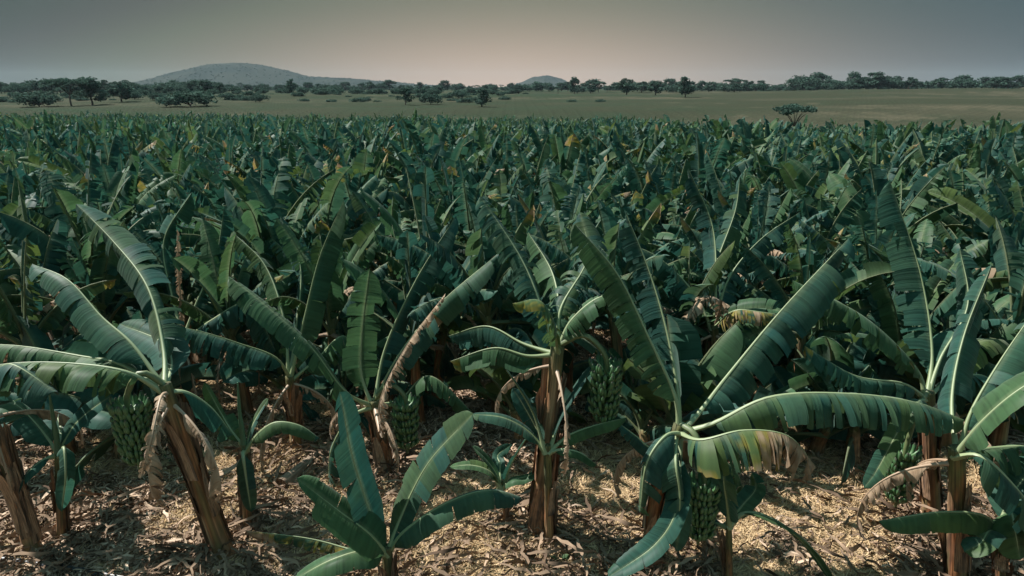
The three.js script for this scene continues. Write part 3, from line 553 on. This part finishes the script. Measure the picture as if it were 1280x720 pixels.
// ---------------------------------------------------------------- litter on the soil
function scatter(name, label, category, geos, count, material, place) {
  const group = new THREE.Group(); group.name = name; group.userData = { kind: 'stuff', label, category };
  const each = Math.ceil(count / geos.length);
  geos.forEach((geo, v) => {
    const im = new THREE.InstancedMesh(geo, material, each), m = new THREE.Matrix4(), R = rng(900 + v * 13 + name.length); let k = 0, tries = 0;
    while (k < each && tries++ < each * 12) { const r = place(R); if (!r) continue; im.setMatrixAt(k, m.compose(r.p, r.q, r.s)); im.setColorAt(k, r.c); k++; }
    im.count = k; im.name = `${name}_piece${v ? '_' + String(v).padStart(3, '0') : ''}`; shade(im); group.add(im);
  });
  scene.add(group); return group;
}
function ribbon(len, wide, curl, twist, seed, n = 5) {
  const b = new Build(), R = rng(seed), rows = []; let a = -curl * 0.5, y = 0, z = -len / 2;
  for (let k = 0; k <= n; k++) {
    const f = k / n, w = wide * Math.sin(Math.PI * (0.12 + 0.8 * f)) * (0.75 + 0.5 * R()), tw = twist * (f - 0.5), c = 0.75 + 0.5 * R(), wig = (R() - 0.5) * len * 0.10;
    rows.push([-1, 0, 1].map((s) => b.vert(V(s * w / 2 * Math.cos(tw) + wig, y + s * w / 2 * Math.sin(tw) + (s ? 0.35 * w * R() : 0), z), [c, c, c])));
    a += curl / n; y += Math.sin(a) * len / n; z += Math.cos(a) * len / n;
  }
  for (let k = 1; k <= n; k++) for (let j = 0; j < 2; j++) b.quad(rows[k - 1][j], rows[k - 1][j + 1], rows[k][j + 1], rows[k][j]);
  return b.geo();
}
const q3 = (R, tilt) => new THREE.Quaternion().setFromEuler(new THREE.Euler((R() - 0.5) * tilt, R() * 6.283, (R() - 0.5) * tilt, 'YXZ'));
const strawy = (x, z) => smooth(0.39, 0.52, fbm(x * 0.55 + 2, z * 0.55 + 7, 3));
const spot = (R, far) => { const d = 4.6 + Math.pow(R(), 1.35) * far, x = (R() - 0.5) * 2 * (d * 0.80 + 1.5); return [x, -d]; };
scatter('straw', 'pale dry straw strewn thickly over the soil between the plants', 'straw', [ribbon(0.17, 0.009, 0.5, 1, 1, 2), ribbon(0.13, 0.007, -0.6, 1, 2, 2), ribbon(0.22, 0.008, 0.9, 2, 3, 3)], 260000, M.litter, (R) => {
  const [x, z] = spot(R, 15); if (R() > strawy(x, z) + 0.05) return null;
  const t = R(), c = mix3([0.44, 0.30, 0.16], [0.76, 0.57, 0.34], t), s = 0.7 + R() * 0.7;
  return { p: V(x, height(x, z) + 0.005 + 0.05 * R() * R(), z), q: q3(R, 1.1), s: V(s, s, s), c: new THREE.Color().setRGB(...c) };
});
scatter('leaf_litter', 'curled brown banana leaf scraps lying over the soil', 'leaf litter', [ribbon(0.22, 0.032, 1.3, 2.2, 11), ribbon(0.34, 0.036, -1.4, 2.5, 12), ribbon(0.16, 0.045, 1.9, 1.8, 13), ribbon(0.45, 0.028, 1.2, 3.4, 14, 7), ribbon(0.28, 0.018, -1.6, 3.0, 15)], 110000, M.litter, (R) => {
  const [x, z] = spot(R, 17); if (R() < strawy(x, z) * 0.8) return null;
  const t = R(), g = R(), c = mix3(mix3([0.15, 0.10, 0.07], [0.50, 0.36, 0.25], t * t), [0.60, 0.45, 0.33], g < 0.18 ? 0.8 : 0.05), s = 0.18 + Math.pow(R(), 2.5) * 1.1;
  return { p: V(x, height(x, z) + 0.012 + 0.06 * R() * R(), z), q: q3(R, 0.8), s: V(s, s, s), c: new THREE.Color().setRGB(...c) };
});
scatter('dead_leaf_trash', 'long withered leaf strips piled round the stems', 'dead leaves', [ribbon(0.85, 0.05, 1.0, 4, 21, 12), ribbon(1.05, 0.04, -0.9, 5, 22, 14), ribbon(0.7, 0.07, 1.2, 3, 23, 10)], 4200, M.litter, (R) => {
  const [x, z] = spot(R, 15); const near = placed.some(([a, b]) => Math.hypot(a - x, b - z) < 0.75); if (!near && R() < 0.85) return null;
  const c = mix3([0.10, 0.066, 0.045], [0.36, 0.25, 0.17], R()), s = 0.5 + R() * 0.6;
  return { p: V(x, height(x, z) + 0.03 + 0.08 * R(), z), q: q3(R, 0.5), s: V(s, s, s), c: new THREE.Color().setRGB(...c) };
});

// ---------------------------------------------------------------- single things on the ground
{
  const pts = [[-60, 690], [0, 703], [40, 708], [95, 716], [150, 726], [240, 742]].map(([x, y]) => { const p = groundAt(x, y); p.y = height(p.x, p.z) + 0.035; return p; });
  const g = thing('irrigation_pipe', 'black plastic irrigation pipe lying on the litter under the plants', 'pipe', null, pts[2].clone());
  const b = new Build(); tube(b, sampled(pts.map((p) => p.clone().sub(pts[2])), 40), 0.036, [1, 1, 1], 14);
  part('pipe', b.geo(), M.pipe, g);
  const c = new Build(), m = sampled(pts.map((p) => p.clone().sub(pts[2])), 40).slice(17, 20); tube(c, m, 0.043, [1, 1, 1], 14); part('coupling', c.geo(), M.pipe, g);
}
{
  const a = groundAt(352, 612), e = groundAt(398, 572); a.y = height(a.x, a.z) + 0.06; e.y = height(e.x, e.z) + 0.06;
  const g = thing('fallen_stem', 'fallen dry banana stem lying on pale ground behind the young plant', 'fallen stem', null, a), pts = sampled([V(0, 0, 0), e.clone().sub(a).multiplyScalar(0.5).add(V(0.03, 0.015, 0)), e.clone().sub(a)], 12);
  part('pseudostem', tube(new Build(), pts, (s, w) => mix(0.085, 0.06, s) * (1 + 0.15 * noise(w * 2, s * 6)), (s, w) => mix3([0.26, 0.17, 0.11], [0.50, 0.37, 0.26], noise(w * 3, s * 9)), 14).geo(), M.stem, g);
  for (let k = 0; k < 3; k++) part('dry_sheath', sheathShape(pts.map((p) => p.clone()), 0.085, 0.06, 0.05 + 0.3 * k, 0.4 + 0.28 * k, k * 2.1, 1.6, 500 + k, 0.03), M.stem, g);
}
[[212, 578, 21], [246, 640, 22], [700, 700, 23], [905, 600, 24], [1085, 600, 25], [455, 640, 26]].forEach(([px, py, seed], k) => {
  const base = groundAt(px, py), R = rng(seed); base.y = height(base.x, base.z) - 0.01;
  const g = thing('weed', ['leafy green weed growing in the straw beside the hanging bunch', 'low green weed against the curved orange-brown stem', 'low green weed in dark litter before the thick orange stem', 'green weed beneath the half-withered yellow leaf', 'green weed on shaded litter beside the dark low bunch', 'low green weed among the broad whole leaves'][k], 'weed', null, base);
  for (let j = 0; j < 9; j++) { const s = leafShape(arc(V(0, 0, 0), R() * 6.28, 0.4 + R() * 0.8, 0.14 + R() * 0.14, 0.9, 0, 4), { seed: seed * 13 + j, width: 0.035 + 0.02 * R(), seg: 0.04, across: 2, strip: 2, petiole: 0.3, ribRadius: 0.004, ribSegs: 5, color: [0.06, 0.125, 0.06] }); part('leaf', mergeGeometries([s.blade.geo(), s.rib.geo()]), M.leaf, g); }
});

// ---------------------------------------------------------------- trees beyond the field
function treeProto(kind, seed) {
  const R = rng(seed), crown = new Build(), trunk = new Build(), flat = kind === 'acacia', bush = kind === 'bush';
  const blobs = [], n = bush ? 14 : flat ? 17 : 18;
  for (let k = 0; k < n; k++) {
    const a = R() * 6.28, r = Math.sqrt(R()), f = R();
    if (flat) blobs.push([Math.sin(a) * r * 0.62, 0.80 + 0.12 * (1 - r * r) + 0.07 * (R() - 0.5), Math.cos(a) * r * 0.62, 0.16 + R() * 0.09, 0.30]);
    else if (bush) blobs.push([Math.sin(a) * r * 0.6, 0.28 + 0.42 * f * (1 - 0.6 * r), Math.cos(a) * r * 0.6, 0.24 + R() * 0.14, 0.8]);
    else blobs.push([Math.sin(a) * r * 0.36 * (1.15 - Math.abs(f - 0.35)), 0.22 + 0.66 * f, Math.cos(a) * r * 0.36 * (1.15 - Math.abs(f - 0.35)), 0.13 + R() * 0.1, 0.75]);
  }
  for (const [x, y, z, r, sq] of blobs) {
    const tone = 0.75 + 0.5 * R();
    for (let k = 0; k < (bush ? 100 : 85); k++) {
      const d = V(R() - 0.5, R() - 0.5, R() - 0.5).normalize().multiplyScalar(r * Math.pow(R(), 0.4)), c = V(x + d.x, y + d.y * sq, z + d.z), s = (0.018 + R() * 0.026) * (bush ? 1.3 : 1);
      const u = V(R() - 0.5, (R() - 0.5) * 0.6, R() - 0.5).normalize(), w = V().crossVectors(u, V(R() - 0.5, R() - 0.5, R() - 0.5)).normalize(), t = tone * (0.8 + 0.4 * R()), col = [0.056 * t, 0.102 * t, 0.078 * t];
      const q = [[-1, -0.5], [1, -0.7], [0.8, 0.7], [-0.7, 0.8]].map(([i, j]) => crown.vert(c.clone().addScaledVector(u, i * s).addScaledVector(w, j * s), col)); crown.quad(...q);
    }
  }
  const fork = flat ? 0.42 : bush ? 0.06 : 0.2, bc = [0.07, 0.055, 0.042];
  tube(trunk, sampled([V(0, -0.04, 0), V(0.015, fork * 0.5, 0.01), V(0, fork, 0)], 5), (s) => mix(0.034, 0.024, s) * (bush ? 0.6 : 1), bc, 7);
  blobs.slice(0, 7).forEach(([x, y, z]) => tube(trunk, sampled([V(0, fork * 0.92, 0), V(x * 0.45, mix(fork, y, 0.6), z * 0.45), V(x, y, z)], 4), (s) => mix(0.017, 0.005, s), bc, 5, false));
  return { crown: crown.geo(), trunk: trunk.geo() };
}
const TREES = { round: [1, 2, 3, 4].map((s) => treeProto('round', 40 + s)), acacia: [1, 2, 3].map((s) => treeProto('acacia', 60 + s)), bush: [1, 2, 3].map((s) => treeProto('bush', 80 + s)) };
let treeCount = 0;
function addTree(kind, p, tall, wide, label, group, category = 'tree') {
  const v = TREES[kind][treeCount++ % TREES[kind].length], g = thing(kind === 'acacia' ? 'flat_topped_tree' : kind === 'bush' ? 'bush' : 'broad_tree', label, kind === 'bush' ? 'bush' : category, group, p);
  part('trunk', v.trunk, M.bark, g); part('crown', v.crown, M.tree, g);
  g.scale.set(wide, tall, wide); g.rotation.y = (treeCount * 2.399) % 6.28; return g;
}
// picture position of the foot, height and width in picture units, then distance
function treeAt(kind, px, hp, wp, d, label, group) {
  const x = at(px, 113, d).x, y = height(x, -d), k = d / FOCAL * 1.0;
  addTree(kind, V(x, y, -d), 0.92 * hp * k / (kind === 'bush' ? 0.9 : 0.97), 1.15 * wp * k / (kind === 'acacia' ? 1.5 : kind === 'bush' ? 1.5 : 0.95), label, group);
}
const T = [
  ['bush', 45, 24, 46, 175, 'wide dark bush at the foot of the low wooded ridge'],
  ['acacia', 86, 34, 44, 180, 'spreading flat-topped tree with bare forked trunk beyond the crop'],
  ['round', 112, 34, 34, 185, 'rounded tree with straight trunk beside the spreading flat-topped one'],
  ['round', 150, 27, 28, 200, 'smaller rounded tree alone on the pale grass'],
  ['bush', 205, 16, 24, 165, 'dense low bush touching the end of the wide thicket'],
  ['bush', 235, 26, 56, 168, 'broad dark thicket bush at the crop edge'],
  ['round', 275, 16, 12, 260, 'slim tree behind the broad thicket bush'],
  ['round', 365, 20, 14, 300, 'slim tree under the foot of the long hill'],
  ['bush', 415, 13, 24, 290, 'low bush under the long slope of the hill'],
  ['bush', 398, 10, 22, 300, 'small bush beside the low one under the hill'],
  ['round', 506, 22, 18, 190, 'dark oval tree standing alone on the green strip'],
  ['bush', 538, 19, 22, 195, 'rounded tall bush next to the dark oval tree'],
  ['bush', 573, 12, 24, 240, 'low spreading bush between two rounded trees'],
  ['round', 602, 24, 24, 180, 'leafy round tree nearest the crop below the hill gap'],
  ['round', 718, 21, 13, 330, 'upright dark tree rising beside the small hill'],
  ['round', 783, 22, 24, 290, 'dense round tree on the tan plain'],
  ['round', 820, 19, 20, 300, 'round tree with pale gap under its crown on the plain'],
  ['round', 857, 27, 22, 250, 'taller ragged tree with clear trunk on the tan plain'],
  ['acacia', 918, 16, 24, 420, 'flat crowned tree above the pale track'],
  ['acacia', 998, 46, 48, 98, 'feathery flat-topped tree at the corner of the crop below the dry slope'],
  ['bush', 1073, 24, 16, 80, 'tiny shrub at the crop edge below the dry slope'],
  ['bush', 1115, 30, 34, 78, 'low green shrub at the crop edge below the dry slope'],
  ['bush', 1282, 54, 46, 68, 'dark bush at the crop corner'],
  ['bush', 1258, 40, 30, 69, 'smaller dark bush leaning on the crop corner bush'],
  ['round', 1067, 24, 20, 400, 'tallest tree standing out of the ridge thicket'],
];
for (const [kind, px, hp, wp, d, label] of T) treeAt(kind, px, hp, wp, d, label);
{
  const R = rng(4242), LINES = [ // from x to x, distance, count, height range, group, label
    [-30, 260, 330, 48, 11, 21, 'trees of the low wooded ridge', 'dark tree in the low wooded ridge under the big hill'],
    [230, 640, 560, 40, 6, 13, 'scattered trees under the big hill', 'small hazy tree scattered on the plain under the big hill'],
    [400, 660, 380, 18, 6, 12, 'scattered trees under the big hill', 'small hazy tree scattered on the plain under the big hill'],
    [640, 960, 430, 48, 8, 16, 'trees along the far side of the tan plain', 'dark tree in the line along the tan plain'],
    [900, 1320, 400, 50, 6, 17, 'trees crowning the dry slope', 'dark tree in the thick line crowning the dry slope'],
    [985, 1130, 410, 22, 10, 23, 'trees crowning the dry slope', 'dark tree in the thick line crowning the dry slope'],
    [250, 650, 300, 26, 7, 12, 'bushes dotting the green plain', 'soft low bush dotted on the green plain', 'bush'],
    [-20, 330, 230, 18, 8, 14, 'bushes below the low wooded ridge', 'low bush on the grass below the wooded ridge', 'bush'],
    [-40, 640, 900, 40, 5, 9, 'scattered trees under the big hill', 'small hazy tree scattered on the plain under the big hill'],
  ];
  for (const [x0, x1, d0, n, h0, h1, group, label, only] of LINES) for (let k = 0; k < n; k++) {
    const px = mix(x0, x1, (k + R()) / n), d = d0 * (0.86 + 0.3 * R()), h = mix(h0, h1, Math.pow(R(), 1.4)), kind = only ?? (R() < 0.6 ? 'round' : R() < 0.82 ? 'bush' : 'acacia');
    treeAt(kind, px, h, h * (kind === 'acacia' ? 1.25 : kind === 'bush' ? 1.5 : 1.15 + 0.4 * R()), d, label, group);
  }
}
scatter('distant_scrub', 'hazy scrub dotted over the hills and the plain below them', 'scrub', TREES.bush.map((t) => t.crown), 3200, M.tree, (R) => {
  if (R() < 0.4) {
    const h = R() < 0.82 ? bigHill : smallHill, x = mix(h.x0, h.x1, R()), q = -1.3 + 1.6 * R(), s = 2.2 + R() * 2.8;
    return { p: V(x, h.y(x, q) - 0.3, -h.depth - q * h.thick), q: q3(R, 0), s: V(s, s * 0.8, s), c: new THREE.Color().setRGB(0.9, 0.95, 0.9) };
  }
  const d = 210 + Math.pow(R(), 1.6) * 1800, x = (R() - 0.56) * 1.75 * d, s = (0.9 + R() * 2.2) * (1 + smooth(250, 700, d) * 1.3); if (d < 420 && R() > 0.3 * smooth(0.25, -0.3, x / d)) return null; if (fbm(x * 0.004, d * 0.008, 3) < 0.47) return null;
  return { p: V(x, height(x, -d) - 0.3, -d), q: q3(R, 0), s: V(s * 1.3, s * 0.8, s * 1.3), c: new THREE.Color().setRGB(1, 1, 1) };
});
renderer.render(scene, camera);
